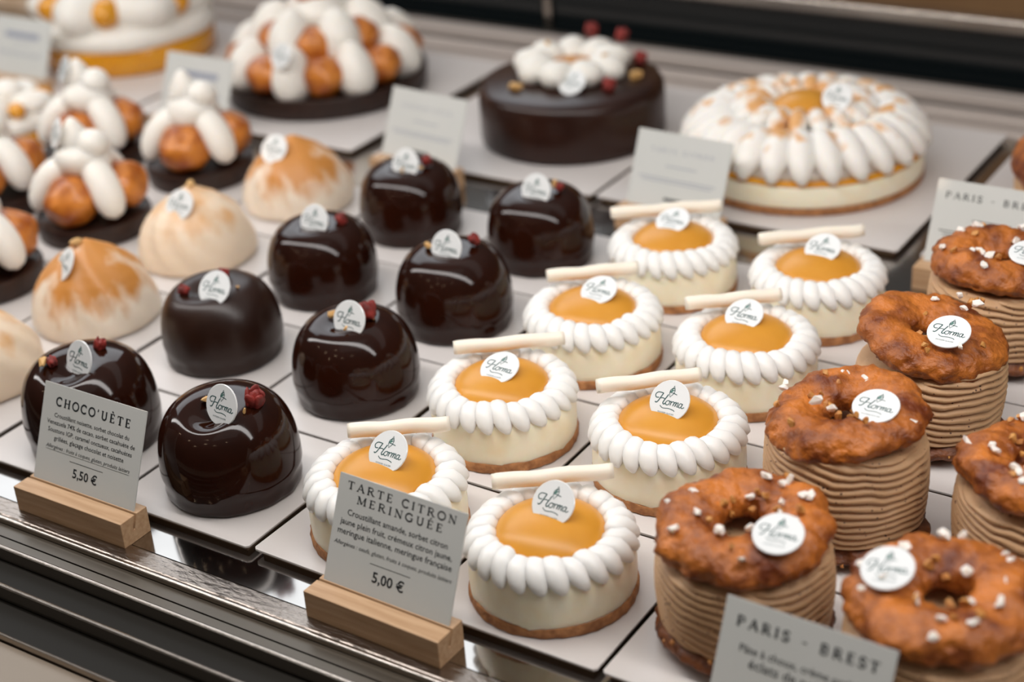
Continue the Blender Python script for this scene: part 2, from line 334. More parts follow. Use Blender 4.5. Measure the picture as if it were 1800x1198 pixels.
# ------------------------------------------------------------------ the display case
def dc():
    D = -.004; X0, X1 = -.95, 1.1
    root = empty('display_counter', (0, 0, D)); tag(root, 'polished steel display shelf of the pastry case with stepped front rails', 'display case')
    def bx(name, m, y0, y1, z0, z1, bev=0, x0=X0, x1=X1):
        o = MB().box(x0, x1, y0, y1, z0-D, z1-D).build(name, m, root, smooth=False)
        if bev: bevel(o, bev)
        return o
    bx('shelf_deck', 'steel', -.0155, .548, D-.006, D)
    bx('front_lip', 'lip', -.0255, -.0157, D-.006, D+.0004, .0008)
    bx('lip_rail', 'rail', -.0275, -.0257, D-.006, D+.0006, .0007)
    bx('front_panel', 'beige_dark', -.0340, -.0277, D-.010, D-.0022)
    bx('front_panel', 'beige_dark', -.0408, -.0348, D-.010, D-.0022)
    bx('front_rail', 'rail', -.0428, -.0410, D-.012, D+.0008, .0008)
    bx('glass_channel', 'groove', -.0588, -.0430, D-.014, D-.006)
    bx('front_rail', 'rail', -.0610, -.0590, D-.014, D+.0004, .001)
    bx('glass_channel', 'groove', -.0810, -.0612, D-.016, D-.007)
    bx('front_rail', 'rail', -.0824, -.0812, D-.016, D+.0002, .0007)
    bx('front_apron', 'beige', -.16, -.0830, D-.02, D-.003)
    # tracks of the rear sliding doors
    bx('door_track', 'track', .5485, .5600, D-.006, D+.0020, .001)
    bx('track_groove', 'groove', .5602, .5700, D-.006, D-.0030)
    bx('door_track', 'track', .5702, .5840, D-.006, D+.0020, .001)
    bx('track_groove', 'groove', .5842, .6000, D-.006, D-.0030)
    bx('door_track', 'track', .6002, .6180, D-.006, D+.0030, .001)
    bx('track_groove', 'groove', .6182, .6350, D-.006, D-.0030)
    return root
M_['beige_dark'] = mat('bronze_panel', (84, 76, 66), .3, .5)
dc()
def sliding_door():
    root = empty('sliding_door', (0, .642, 0)); tag(root, 'dark glass sliding door behind the cakes with aluminium handle bar', 'sliding door')
    MB().box(-.95, 1.1, 0, .006, -.008, .030).build('glass_pane', 'glassdark', root, smooth=False)
    bevel(MB().box(-.95, 1.1, -.006, .010, .0302, .0400).build('handle_bar', 'rail', root, smooth=False), .002)
    bevel(MB().box(-.093, -.087, -.004, -.0002, -.008, .030).build('door_stile', 'rail', root, smooth=False), .0008)
    return root
sliding_door()
bk = MB().box(-.95, 1.1, .70, .72, -.010, .16).build('back_panel', 'brown', smooth=False); tag(bk, 'brown wooden panel behind the sliding door at the top right', 'panel')
def crate():
    root = empty('wooden_rack', (-.64, .52, -.004)); tag(root, 'pale upright wooden slats in the far left corner behind the small sign', 'rack')
    for k in range(7): bevel(MB().box(-.16+k*.046, -.120+k*.046, 0, .012, 0, .20).build('slat', 'slat', root, smooth=False), .001)
    MB().box(-.17, .165, .0122, .02, 0, .2).build('back_board', 'slat', root, smooth=False)
crate()

# ------------------------------------------------------------------ cardboard bases
def board(x0, x1, y0, y1, name, label, cat, group, rz=0, under=True):
    cx, cy = (x0+x1)/2, (y0+y1)/2; hx, hy_ = (x1-x0)/2, (y1-y0)/2; k = .0012
    root = empty(name, (cx, cy, -.004), rz); tag(root, label, cat, group)
    o = MB().poly([(-hx+k, -hy_), (hx-k, -hy_), (hx, -hy_+k), (hx, hy_-k), (hx-k, hy_), (-hx+k, hy_), (-hx, hy_-k), (-hx, -hy_+k)], .0029, .0040).build('top_sheet', 'board', root, smooth=False)
    bevel(o, .0003)
    MB().box(-hx+.0025, hx-.0025, -hy_+.0025, hy_-.0025, 0, .00285).build('underside_pad', 'board_edge', root, smooth=False)
    return root
XS = [-.317, -.237, -.157, -.0775, .002, .0853, .1632, .2424, .3212, .401, .481]
YS = [0.0, .0800, .1590, .2390, .3180]
what = {5: 'chocolate dome', 4: 'chocolate dome', 6: 'lemon tart', 7: 'lemon tart', 8: 'choux ring', 9: 'choux ring', 3: 'toasted meringue dome', 2: 'cream puff tart', 1: 'cream puff tart', 0: 'whipped cream tart'}
rown = ['front', 'second', 'third', 'fourth']
side = {5: 'right hand', 4: 'left hand', 6: 'left hand', 7: 'right hand', 8: 'left hand', 9: 'right hand', 3: 'only', 2: 'right hand', 1: 'left hand', 0: 'leftmost'}
rb = random.Random(5)
for i in range(0, 10):
    for j in range(4):
        if i == 0 and j < 3: continue
        if i == 1 and j < 2: continue
        if i == 2 and j < 1: continue
        if i == 9 and j > 1: continue
        g = .0010
        board(XS[i]+g, XS[i+1]-g-(.0012 if i in (5, 3) else 0), YS[j]+g*.8, YS[j+1]-g*.8, 'cake_board',
              'square white cake board in the %s row under the %s %s' % (rown[j], side[i], what[i]), 'cake board', 'small square cake boards', rb.uniform(-.006, .006) if (i, j) != (6, 0) else -.02)
for (x0, x1, nm) in ((-.470, -.262, 'yellow glazed cream cake'), (-.258, -.067, 'large cream puff cake'), (-.050, .107, 'large chocolate cake'), (.110, .290, 'large toasted meringue tart'), (.302, .49, 'choux ring cake at right')):
    board(x0, x1, .364, .545, 'cake_board', 'large white cake board under the %s at the back' % nm, 'cake board', 'large cake boards')

# ------------------------------------------------------------------ chocolate domes
def choco_dome(x, y, label, m='choco', H=.0405, rad=.0292, flat=0.0, dimple=(.003, -.011, .0052), pl=None, roses=(), nuts=(), seed=0, group='chocolate dome cakes'):
    root = empty('chocolate_dome_cake', (x, y, 0)); tag(root, label, 'pastry', group)
    prof = [(0, 0), (.0262, 0)]
    N = 40
    pts = []
    for k in range(N+1):
        t = k/N
        # super-ellipse shoulder
        a = t*pi/2; e = .62-flat*.14
        rr = rad*(cos(a)**e if cos(a) > 0 else 0); z = .0075+(H-.0075)*(sin(a)**(.80-flat*.10))
        pts.append((rr, z))
    prof += [(rad*.955, .0010), (rad*.97, .0035), (rad*.968, .0055)]
    prof += [(rad*.975, .0068)]+pts[1:]
    prof[-1] = (0, H)
    # resample the profile by arc length
    L = [0]
    for a, b in zip(prof, prof[1:]): L.append(L[-1]+math.dist(a, b))
    M2 = 72; res = []
    for k in range(M2+1):
        s_ = L[-1]*k/M2; i = max(i for i in range(len(L)) if L[i] <= s_+1e-12); i = min(i, len(prof)-2)
        t = (s_-L[i])/max(L[i+1]-L[i], 1e-9); res.append((prof[i][0]*(1-t)+prof[i+1][0]*t, prof[i][1]*(1-t)+prof[i+1][1]*t))
    dx, dy, dd = dimple
    def fn(px, py, pz, th):
        n1 = noise.noise(Vector((px*45+seed*5, py*45, pz*30)))
        k = 1+.012*n1
        if pz < .009: k += .016*noise.noise(Vector((cos(th)*5+seed, sin(th)*5, pz*200)))
        d2 = ((px-dx)**2+(py-dy)**2)/(.0090**2)
        z = pz-dd*exp(-d2)*(1 if pz > .02 else 0)*min(1, max(0, (pz-.02)/.008))
        return (px*k, py*k, z)
    b = MB().lathe(res, 96, fn); b.build('glazed_dome', m, root)
    if pl: plaque(root, *pl)
    for q, (px, py, pz, s) in enumerate(roses):
        put(ROSE, 'rosebud', root, (px, py, pz), (R(20+q*40), R(30*q), q*2+seed), s)
    for q, (px, py, pz, s) in enumerate(nuts):
        put(NUTPALE[(q+seed) % 3], 'nut_piece', root, (px, py, pz+.0016), (q+seed, q*2, seed), s)
    return root
P0 = (.0088, -.0085, .0445)
choco_dome(.1244, .0354, 'shiny chocolate dome cake at the front edge, right of the small choco sign', seed=1, rad=.0296, flat=.6, H=.0415,
           pl=((.0088, -.0085, .0440), 22, -4), roses=[(.0155, .0035, .0422, 1.5)], nuts=[(-.0035, -.0050, .0400, .9), (.0165, -.004, .0395, .45)])
choco_dome(.0434, .0354, 'shiny chocolate dome cake standing behind the small choco sign', seed=2, rad=.0300, H=.0420, flat=.6,
           pl=((.0055, -.0055, .0430), 22, -8), roses=[(.0035, .0085, .0428, 1.0), (-.0065, -.0105, .0415, .8)], nuts=[(-.0085, -.0135, .0412, 1.0)])
choco_dome(.0420, .1231, 'satin dull chocolate dome cake in the second row, beside the toasted meringue dome', 'choco_satin', seed=3, H=.0385, rad=.0292, flat=.3,
           dimple=(-.001, -.007, .0050), pl=((.0085, -.0090, .0400), 38, 5), roses=[(.0015, .0050, .0395, .95), (-.008, -.0125, .0372, .9)], nuts=[(.0145, .0, .0365, .35)])
choco_dome(.1253, .1206, 'shiny chocolate dome cake in the second row, right of the satin one', seed=4, H=.0400, rad=.0292, flat=.1, dimple=(0, -.006, .0030),
           pl=((.0060, -.0075, .0420), 24, 0), roses=[(.0098, .0015, .0430, 1.35)], nuts=[(-.0045, -.0055, .0400, .95), (.0125, .0005, .0395, .5), (.0070, -.012, .0385, .4)])
choco_dome(.0439, .1990, 'shiny chocolate dome cake in the third row, left column, behind the satin one', seed=5, H=.0395, rad=.0284, flat=.5, dimple=(0, -.005, .0020),
           pl=((.0030, -.0055, .0415), 24, 0), roses=[(.0125, .0040, .0400, 1.0)], nuts=[(.0095, -.004, .0385, .6)])
choco_dome(.1263, .1991, 'shiny chocolate dome cake in the third row, right column, beside the lemon tart', seed=6, H=.0410, rad=.0290, flat=.3, dimple=(0, -.005, .0020),
           pl=((.0025, -.0065, .0430), 22, 0), roses=[(.0105, .0055, .0435, .95)], nuts=[(-.0088, -.0060, .0400, .9)])
choco_dome(.0408, .2812, 'chocolate dome cake in the back row, left one, just in front of a sign block', seed=7, H=.0395, rad=.0284, flat=.8, dimple=(0, -.005, .0015),
           pl=((.0045, -.0070, .0420), 24, 0), roses=[(.0130, .0010, .0420, 1.0)], nuts=[(.0130, -.0055, .0390, .6), (.0065, -.0125, .0395, .6)])
choco_dome(.1256, .2804, 'chocolate dome cake in the back row, right one, beside the rearmost lemon tart', seed=8, H=.0395, rad=.0284, flat=.6, dimple=(0, -.005, .0015),
           pl=((.0040, -.0080, .0420), 24, 0), roses=[(.0125, .0010, .0415, .75)], nuts=[(-.003, -.0040, .0410, 1.0), (.009, .002, .041, .8)])

# ------------------------------------------------------------------ small lemon meringue tarts
def lemon_meshes():
    root = empty('lemon_meringue_tart', (0, 0, 0))
    def fc(px, py, pz, th):
        k = 1+.02*noise.noise(Vector((cos(th)*9, sin(th)*9, pz*300))); return (px*k, py*k, pz*(1+.15*noise.noise(Vector((cos(th)*4, sin(th)*4, 3)))))
    MB().lathe([(0, 0), (.0305, 0), (.0317, .0006), (.0318, .0035), (.0314, .0046), (.030, .0050), (0, .0050)], 96, fc).build('biscuit_base', 'crust', root, auto=R(50))
    def fl(px, py, pz, th):
        k = 1+.010*noise.noise(Vector((cos(th)*3, sin(th)*3, pz*80)))
        zz = pz
        if pz < .006: zz = pz-.0034*max(0, noise.noise(Vector((cos(th)*3.5, sin(th)*3.5, 7)))+.1)
        return (px*k, py*k, zz)
    MB().lathe([(0, .0040), (.0305, .0040), (.0312, .0050), (.0314, .0080), (.0313, .0130), (.0309, .0180), (.0300, .0215), (.028, .0232), (.024, .0236), (0, .0236)], 96, fl).build('cream_filling', 'lemon_cream', root)
    prof = [(.0212*cos(a)**.9, .0228+.0102*sin(a)**.9) for a in [k*pi/2/16 for k in range(17)]]; prof[-1] = (0, .0330)
    MB().lathe(prof, 64).build('lemon_glaze_dome', 'lemon_dome', root)
    ring = MB(); N = 25; rr = random.Random(4)
    for k in range(N):
        th = 2*pi*k/N+.05
        # piped shell: round head at the top inside, tail running down outside
        P = []; nu, nv = 12, 10
        hz = .0293+rr.uniform(-.0008, .0008); s = rr.uniform(.88, 1.06)
        path = [(.0218, .0236, .0016), (.0214, .0258, .0036), (.0224, hz-.0028, .0046), (.0242, hz-.0030, .0049), (.0268, .0262, .0047), (.0290, .0241, .0044), (.0304, .0222, .0037), (.0312, .0206, .0027), (.0313, .0192, .0012)]
        tw = rr.uniform(.16, .26)
        rows = []
        for q, (pr, pz, pw) in enumerate(path):
            a = th+tw*(q/len(path)-.5)
            d0 = Vector(path[max(q-1, 0)][:2]); d1 = Vector(path[min(q+1, len(path)-1)][:2]); t = (d1-d0).normalized(); nn = Vector((-t.y, t.x))
            row = []
            for j in range(nu):
                b = 2*pi*j/nu; w = pw*s*.96; hgt = pw*.66
                off = cos(b)*hgt; tan = sin(b)*w
                R_ = pr+nn.x*off; Z_ = pz+nn.y*off
                row.append((R_*cos(a)-tan*sin(a), R_*sin(a)+tan*cos(a), Z_))
            rows.append(row)
        def endcap(row): 
            c = [sum(p[i] for p in row)/len(row) for i in range(3)]; return [tuple(c)]*len(row)
        rows = [endcap(rows[0])]+rows+[endcap(rows[-1])]
        ring.grid([list(z) for z in zip(*rows)], cu=True)
    ring.build('meringue_ring', 'meringue', root)
    # rolled white chocolate curl
    st = MB(); n = 20; Ls = .0255
    rows = []
    for q in range(25):
        t = -1+2*q/24; row = []
        for j in range(n):
            a = 2*pi*j/n; rad = .0031*(1+.05*noise.noise(Vector((t*3, cos(a), sin(a)))))*(1 if abs(t) < .99 else .94)
            row.append((t*Ls, cos(a)*rad, sin(a)*rad+.0006*noise.noise(Vector((t*2, 0, 0)))))
        rows.append(row)
    inner = [(rows[-1][j][0]-.003, rows[-1][j][1]*.45, rows[-1][j][2]*.45) for j in range(n)]
    rim = [(rows[-1][j][0], rows[-1][j][1]*.5, rows[-1][j][2]*.5) for j in range(n)]
    ax = [(inner[0][0]+0, 0, 0)]*n
    c0 = [(rows[0][0][0], 0, 0)]*n
    st.grid([c0]+rows+[rim, inner, ax], cv=True)
    s = st.build('white_chocolate_roll', 'stick', root)
    return root
LT = lemon_meshes(); LTf = [True]
def lemon(x, y, rz, label, pl, stick):
    if LTf[0]: root = LT; LTf[0] = False; kids = list(root.children)
    else:
        root = LT.copy(); C.objects.link(root); kids = []
        for ch in list(LT_kids):
            c = ch.copy(); C.objects.link(c); c.parent = root; kids.append(c)
    root.location = (x, y, 0)
    for c in kids:
        if c.name.startswith('white_chocolate_roll'):
            (sx_, sy_, sz_, ang, tl, L) = stick; c.location = (sx_, sy_, sz_); c.rotation_euler = (0, R(tl), R(ang)); c.scale = (L, 1, 1)
        elif c.name.startswith('meringue_ring'): c.rotation_euler = (0, 0, rz)
        else: c.rotation_euler = (0, 0, rz*1.7)
    tag(root, label, 'pastry', 'small lemon meringue tarts'); plaque(root, *pl)
    return root
LT_kids = list(LT.children)
lemon(.2822, .0351, .0, 'small lemon meringue tart in the front row, right of the lemon tart sign', ((.0010, .0015, .0365), 42, 0), (-.0105, .0195, .0345, 37, 0, .90))
lemon(.2045, .0380, .3, 'small lemon meringue tart in the front row, half hidden behind the lemon tart sign', ((.0030, .0000, .0365), 45, 0), (-.0060, .0190, .0350, 35, 0, .80))
lemon(.2068, .1187, .7, 'small lemon meringue tart in the second row, left column, beside the shiny chocolate domes', ((.0010, -.0020, .0345), 66, 0), (-.0075, .0185, .0345, 37, 0, .95))
lemon(.2846, .1225, 1.1, 'small lemon meringue tart in the second row, right column, beside a choux ring', ((.0020, -.0020, .0365), 42, 0), (-.0140, .0100, .0360, 40, 0, .85))
lemon(.2064, .1964, 1.5, 'small lemon meringue tart in the third row, left column', ((.0030, .0015, .0350), 66, 0), (-.0100, .0180, .0345, 38, 0, .85))
lemon(.2815, .2018, 1.9, 'small lemon meringue tart in the third row, right column', ((-.0020, .0020, .0350), 62, 0), (-.0130, .0140, .0350, 38, 0, .85))
lemon(.2052, .2783, 2.3, 'small lemon meringue tart in the back row, left column, before a sign block', ((-.0015, .0030, .0350), 66, 0), (-.0110, .0140, .0350, 35, 0, 1.1))
lemon(.2822, .2786, 2.7, 'small lemon meringue tart in the back row, right column, before the board corner', ((.0010, .0030, .0350), 60, 0), (-.0100, .0150, .0350, 37, 0, 1.0))

# ------------------------------------------------------------------ paris-brest
def choux_top(seed, Rm=.0185, rm=.0118, hz=.0085, amp=.10):
    P = []; nu, nv = 150, 40
    for i in range(nu):
        th = 2*pi*i/nu; row = []
        for j in range(nv):
            a = 2*pi*j/nv
            q = Vector((cos(th)*Rm+cos(a)*rm*cos(th), sin(th)*Rm+cos(a)*rm*sin(th), sin(a)*hz))
            d = .62*noise.noise(q*95+Vector((seed*9, 0, 0)))+.32*noise.noise(q*280+Vector((0, seed*9, 0)))-.30*abs(noise.noise(q*230+Vector((seed, 5, 3))))+.12*noise.noise(q*700+Vector((seed, 0, 3)))+.12+.35*sin(th*3+seed+2*a)*.3
            k = 1+amp*2.1*d
            row.append(((Rm+cos(a)*rm*k)*cos(th)*(1+.02*sin(2*th+seed)), (Rm+cos(a)*rm*k)*sin(th), sin(a)*hz*k*(.7 if sin(a) < 0 else 1)))
        P.append(row)
    return MB().grid(P, cu=True, cv=True)
def praline_mb(seed, Rr=.0302, z0=.008, z1=.046, tiltx=0, tilty=0, squash=1.0):
    P = []; nv, nu = 150, 150
    for i in range(nu):
        th = 2*pi*i/nu; row = []
        for j in range(nv+1):
            t = j/nv; z = z0+(z1-z0)*t
            zt = z+(tiltx*cos(th)+tilty*sin(th))*t*Rr
            ph = (zt-0*th)/.0031+6*th/(2*pi)+.8*noise.noise(Vector((cos(th)*1.7+seed, sin(th)*1.7, z*60)))+.25*noise.noise(Vector((cos(th)*5+seed, sin(th)*5, z*160)))
            rid = abs(sin(pi*ph)); 
            bulge = 1+.045*sin(pi*t)+.02*noise.noise(Vector((cos(th)*1.2, sin(th)*1.2, z*40+seed)))
            e = 1-.10*max(0, (t-.93)/.07)**2-.10*max(0, (.06-t)/.06)**2
            rr = Rr*bulge*e-.0017*(1-rid)**1.2-.0002
            row.append((rr*cos(th), rr*sin(th), zt))
        row.append((.004*cos(th), .004*sin(th), z1+(tiltx*cos(th)+tilty*sin(th))*.004-.003))
        row.insert(0, (.004*cos(th), .004*sin(th), z0))
        P.append(row)
    return MB().grid(P, cu=True)
def ring_point(th, a, Rm, rm, hz): return Vector(((Rm+cos(a)*rm)*cos(th), (Rm+cos(a)*rm)*sin(th), sin(a)*hz))
def paris_brest(x, y, label, seed, tilt=(0, 0), H=.0455, pl=None, npearl=14, nnut=12, Rr=.0300, sc_=1.0, topscale=1.0, base=True):
    root = empty('choux_ring_pastry', (x, y, 0)); tag(root, label, 'pastry', 'cream filled choux rings')
    if base:
        o = choux_top(seed+50, .0160, .0150, .0065, .11).build('choux_base', 'choux_dark', root); o.location = (0, 0, .0058)
    praline_mb(seed, Rr, .009, H-.001, tilt[0], tilt[1]).build('praline_cream', 'praline', root)
    top = choux_top(seed, .0188, .0112, .0076, .17).build('choux_lid', 'choux', root)
    top.location = (0, 0, H+.0045); top.rotation_euler = (tilt[1], -tilt[0], seed); top.scale = (topscale,)*3
    rt = Matrix.Rotation(tilt[1], 3, 'X') @ Matrix.Rotation(-tilt[0], 3, 'Y')
    rnd = random.Random(seed*13+1)
    for k in range(npearl):
        th = rnd.uniform(0, 2*pi); a = rnd.uniform(R(40), R(140))
        p = rt @ ring_point(th, a, .0182*topscale, .0122*topscale, .0090*topscale)+Vector((0, 0, H+.0046))
        put(PEARL[k % 4], 'pearl_sugar', root, p, (rnd.uniform(-.5, .5), rnd.uniform(-.5, .5), rnd.uniform(0, 6)), rnd.uniform(1.1, 1.75))
    for k in range(nnut):
        th = rnd.uniform(0, 2*pi); a = rnd.uniform(R(30), R(165))
        p = rt @ ring_point(th, a, .0182*topscale, .0122*topscale, .0088*topscale)+Vector((0, 0, H+.0046))
        put(NUT[k % 4], 'nut_piece', root, p, (rnd.uniform(-2, 2), rnd.uniform(-2, 2), rnd.uniform(0, 6)), rnd.uniform(.9, 1.5))
    for k in range(6):
        th = rnd.uniform(-2.4, .2); p = (cos(th)*.0305, sin(th)*.0305, rnd.uniform(.004, .010))
        put(NUT[k % 4], 'nut_piece', root, p, (k, k*2, k), rnd.uniform(.7, 1.0))
    if pl: plaque(root, *pl)
    return root
paris_brest(.3560, .0430, 'tall choux ring pastry in the front row, directly behind the paris-brest sign', 1, (.05, .03), .0400, ((.0180, -.0120, .0555), 72, 8, 0), 20, 12)
paris_brest(.3620, .1190, 'tall choux ring pastry in the second row, chopped nuts piled on its lid', 2, (0, -.14), .0455, ((.0130, -.0060, .0610), 74, 0, 0), 12, 22)
paris_brest(.3650, .2010, 'tall choux ring pastry in the third row, its lid tilting down to the left', 3, (.16, .04), .0400, ((.0110, -.0130, .0560), 68, 0, 0), 10, 16)
paris_brest(.3680, .2800, 'tall choux ring pastry in the back row, in front of the rear paris-brest sign', 4, (.02, .0), .0410, ((.0140, -.0080, .0560), 76, 0, 0), 16, 10)
paris_brest(.4280, .0360, 'choux ring pastry at the bottom right corner of the picture', 5, (-.06, .02), .0400, ((-.0160, -.0065, .0555), 70, -10, 20), 20, 10)
paris_brest(.4340, .1240, 'choux ring pastry cut by the right edge, behind the corner one, no plaque showing', 6, (-.02, -.02), .0400, None, 16, 16)

# ------------------------------------------------------------------ toasted meringue domes
def meringue_dome(x, y, label, m, pl, seed, H=.0415, nut=None):
    root = empty('meringue_dome_cake', (x, y, 0)); tag(root, label, 'pastry', 'toasted meringue domes')
    prof = [(0, 0), (.0295, 0), (.0322, .0012), (.0326, .004), (.0320, .009), (.0304, .0145), (.0278, .020), (.0242, .0250), (.0200, .0292), (.0156, .0326), (.0112, .0352), (.0075, .0374), (.0045, .0392), (.002, .0405), (0, .0412)]
    L = [0]
    for a, b in zip(prof, prof[1:]): L.append(L[-1]+math.dist(a, b))
    res = []
    for k in range(61):
        s_ = L[-1]*k/60; i = max(i for i in range(len(L)) if L[i] <= s_+1e-12); i = min(i, len(prof)-2); t = (s_-L[i])/(L[i+1]-L[i]); res.append((prof[i][0]*(1-t)+prof[i+1][0]*t, (prof[i][1]*(1-t)+prof[i+1][1]*t)*H/.0412))
    def fn(px, py, pz, th):
        a = th+pz*22
        k = 1+.022*sin(a*9+1.5*sin(a*2+seed))*min(1, pz/.012)+.03*noise.noise(Vector((cos(a)*2+seed, sin(a)*2, pz*30)))
        return (px*k+.05*max(0, pz-.02), py*k, pz)
    MB().lathe(res, 110, fn).build('meringue_body', m, root)
    plaque(root, *pl)
    if nut: put(NUTPALE[seed % 3], 'nut_piece', root, nut, (1, 0, seed), 1.3)
    return root
meringue_dome(-.0450, .1233, 'strongly toasted meringue dome behind the choco sign, with streaked brown sides', 'toast', ((.0010, -.0150, .0360), 34, -25), 1, .0440, (-.001, -.004, .0430))
meringue_dome(-.0488, .2038, 'palest meringue dome, middle one of its column, evenly beige', 'toast_pale', ((.0050, -.0130, .0355), 36, 5), 2, .0415, (.0010, .0005, .0415))
meringue_dome(-.0450, .2860, 'toasted meringue dome farthest back, below the large cream puff cake', 'toast', ((-.0020, -.0130, .0370), 38, 5), 3, .0415)
meringue_dome(-.0490, .0480, 'meringue dome cut by the left edge of the picture', 'toast_pale', ((-.0110, -.0130, .0340), 36, 0), 4, .0400)

# ------------------------------------------------------------------ cream puff tarts
def puff(parent, loc, s, seed):
    b = MB().blob((0, 0, 0), (s, s, s*.92), 36, 24, lump=.16, seed=seed, lf=95); o = b.build('caramel_puff', 'puff', parent); o.location = loc; return o
def strip_(parent, a, b_, w0, w1, name='cream_quenelle', sag=.0045):
    """cream piped from a (top) to b (bottom), arched outward"""
    a = Vector(a); b_ = Vector(b_); out = Vector((b_.x, b_.y, 0)); out = out.normalized() if out.length > 1e-6 else Vector((1, 0, 0))
    rows = []; n = 14; K = 22
    for q in range(K+1):
        t = q/K; p = a.lerp(b_, t)+(out*.6+Vector((0, 0, .8)))*sag*sin(pi*t)*1.1
        t2 = min(1, t+.02); t1 = max(0, t-.02)
        d = (a.lerp(b_, t2)+(out*.6+Vector((0, 0, .8)))*sag*sin(pi*t2)*1.1-(a.lerp(b_, t1)+(out*.6+Vector((0, 0, .8)))*sag*sin(pi*t1)*1.1)).normalized()
        side = d.cross(out+Vector((0, 0, .3))).normalized(); up = side.cross(d)
        rr = (w0+(w1-w0)*t)*math.sqrt(max(0, 1-(2*abs(t-.5))**3.2))
        rows.append([tuple(p+side*cos(2*pi*j/n)*rr+up*sin(2*pi*j/n)*rr*.85) for j in range(n)])
    o = MB().grid([list(z) for z in zip(*rows)], cu=True).build(name, 'cream', parent); return o
def puff_tart(x, y, rz, label, seed, pl=None):
    root = empty('cream_puff_tart', (x, y, 0)); tag(root, label, 'pastry', 'small cream puff tarts')
    MB().lathe([(0, 0), (.0300, 0), (.0318, .0008), (.0326, .0100), (.0320, .0114), (.0302, .0116), (.0298, .0100), (0, .0100)], 72).build('tart_shell', 'choco_tart', root, auto=R(40))
    for k in range(3):
        a = rz+k*2*pi/3; puff(root, (cos(a)*.0178, sin(a)*.0178, .0245), .0152, seed*3+k)
        a += pi/3
        strip_(root, (cos(a)*.006, sin(a)*.006, .043), (cos(a)*.0300, sin(a)*.0300, .0150), .0088, .0094)
    MB().blob((0, 0, .0430), (.0165, .0160, .0125), 20, 12, lump=.15, seed=seed, lf=90).blob((-.003, -.001, .0560), (.0088, .0084, .0115), 20, 12, taper=-.45, lump=.1, seed=seed).blob((.0070, .0020, .0515), (.0100, .0095, .0090), 18, 12, lump=.1, seed=seed+1).build('cream_peak', 'cream', root)
    if pl: plaque(root, *pl)
    return root
puff_tart(-.1292, .2053, R(-78), 'small cream puff tart on a chocolate shell, just above the strongly toasted meringue dome', 1, ((-.0080, -.0085, .0600), 22, -30))
puff_tart(-.1270, .2929, R(-72), 'small cream puff tart farthest back on the right, in front of a blurred sign', 2)
puff_tart(-.2080, .2850, R(-75), 'small cream puff tart below the yellow glazed cake, plaque on its peak', 3, ((-.0090, -.0060, .0610), 25, -30))
puff_tart(-.2120, .2050, R(-60), 'small cream puff tart at the left edge, third row, one puff showing', 4, None)
puff_tart(-.1310, .1240, R(-60), 'small cream puff tart cut by the left edge, above the meringue domes', 5)

# small whipped cream tart with mango
def mango_cake(x, y, rad, label, seed, group, big=True):
    root = empty('whipped_cream_cake', (x, y, 0)); tag(root, label, 'cake' if big else 'pastry', group)
    h = .020 if big else .012
    MB().lathe([(0, 0), (rad*.97, 0), (rad, .0015), (rad, h-.002), (rad*.97, h), (0, h)], 90).build('glazed_base', 'yellow_glaze', root)
    MB().lathe([(0, h-.001), (rad*1.0, h-.001), (rad*1.04, h+.003), (rad*1.0, h+.010 if big else h+.006), (rad*.85, h+.016 if big else h+.009), (0, h+.018 if big else h+.010)], 90,
               lambda px, py, pz, th: (px*(1+.015*sin(th*6)), py*(1+.015*sin(th*6)), pz)).build('cream_layer', 'cream', root)
    n = 6 if big else 4; s = rad*.44
    for k in range(n):
        a = 2*pi*k/n+seed
        MB().blob((0, 0, 0), (s*1.15, s*.82, s*.62), 28, 18, rot=Matrix.Rotation(a+.6, 3, 'Z'), lump=.12, seed=k, lf=40 if big else 90).build('cream_quenelle', 'cream', root, loc=(cos(a)*rad*.60, sin(a)*rad*.60, h+(.022 if big else .013)))
    MB().blob((0, 0, 0), (s*.9, s*.8, s*.7), 28, 18, lump=.1, seed=9).build('cream_quenelle', 'cream', root, loc=(0, 0, h+(.034 if big else .019)))
    for k in range(n):
        a = 2*pi*(k+.5)/n+seed
        MB().blob((0, 0, 0), (s*.62, s*.42, s*.40), 16, 12, rot=Matrix.Rotation(a, 3, 'Z')).build('mango_piece', 'yellow_glaze', root, loc=(cos(a)*rad*.72, sin(a)*rad*.72, h+(.024 if big else .013)))
    return root
mango_cake(-.352, .462, .0640, 'large whipped cream cake on a yellow glazed base at the top left', .55, 'large cakes at the back')
mango_cake(-.292, .292, .0300, 'small whipped cream tart with mango at the left edge', .3, 'small whipped cream tarts', False)

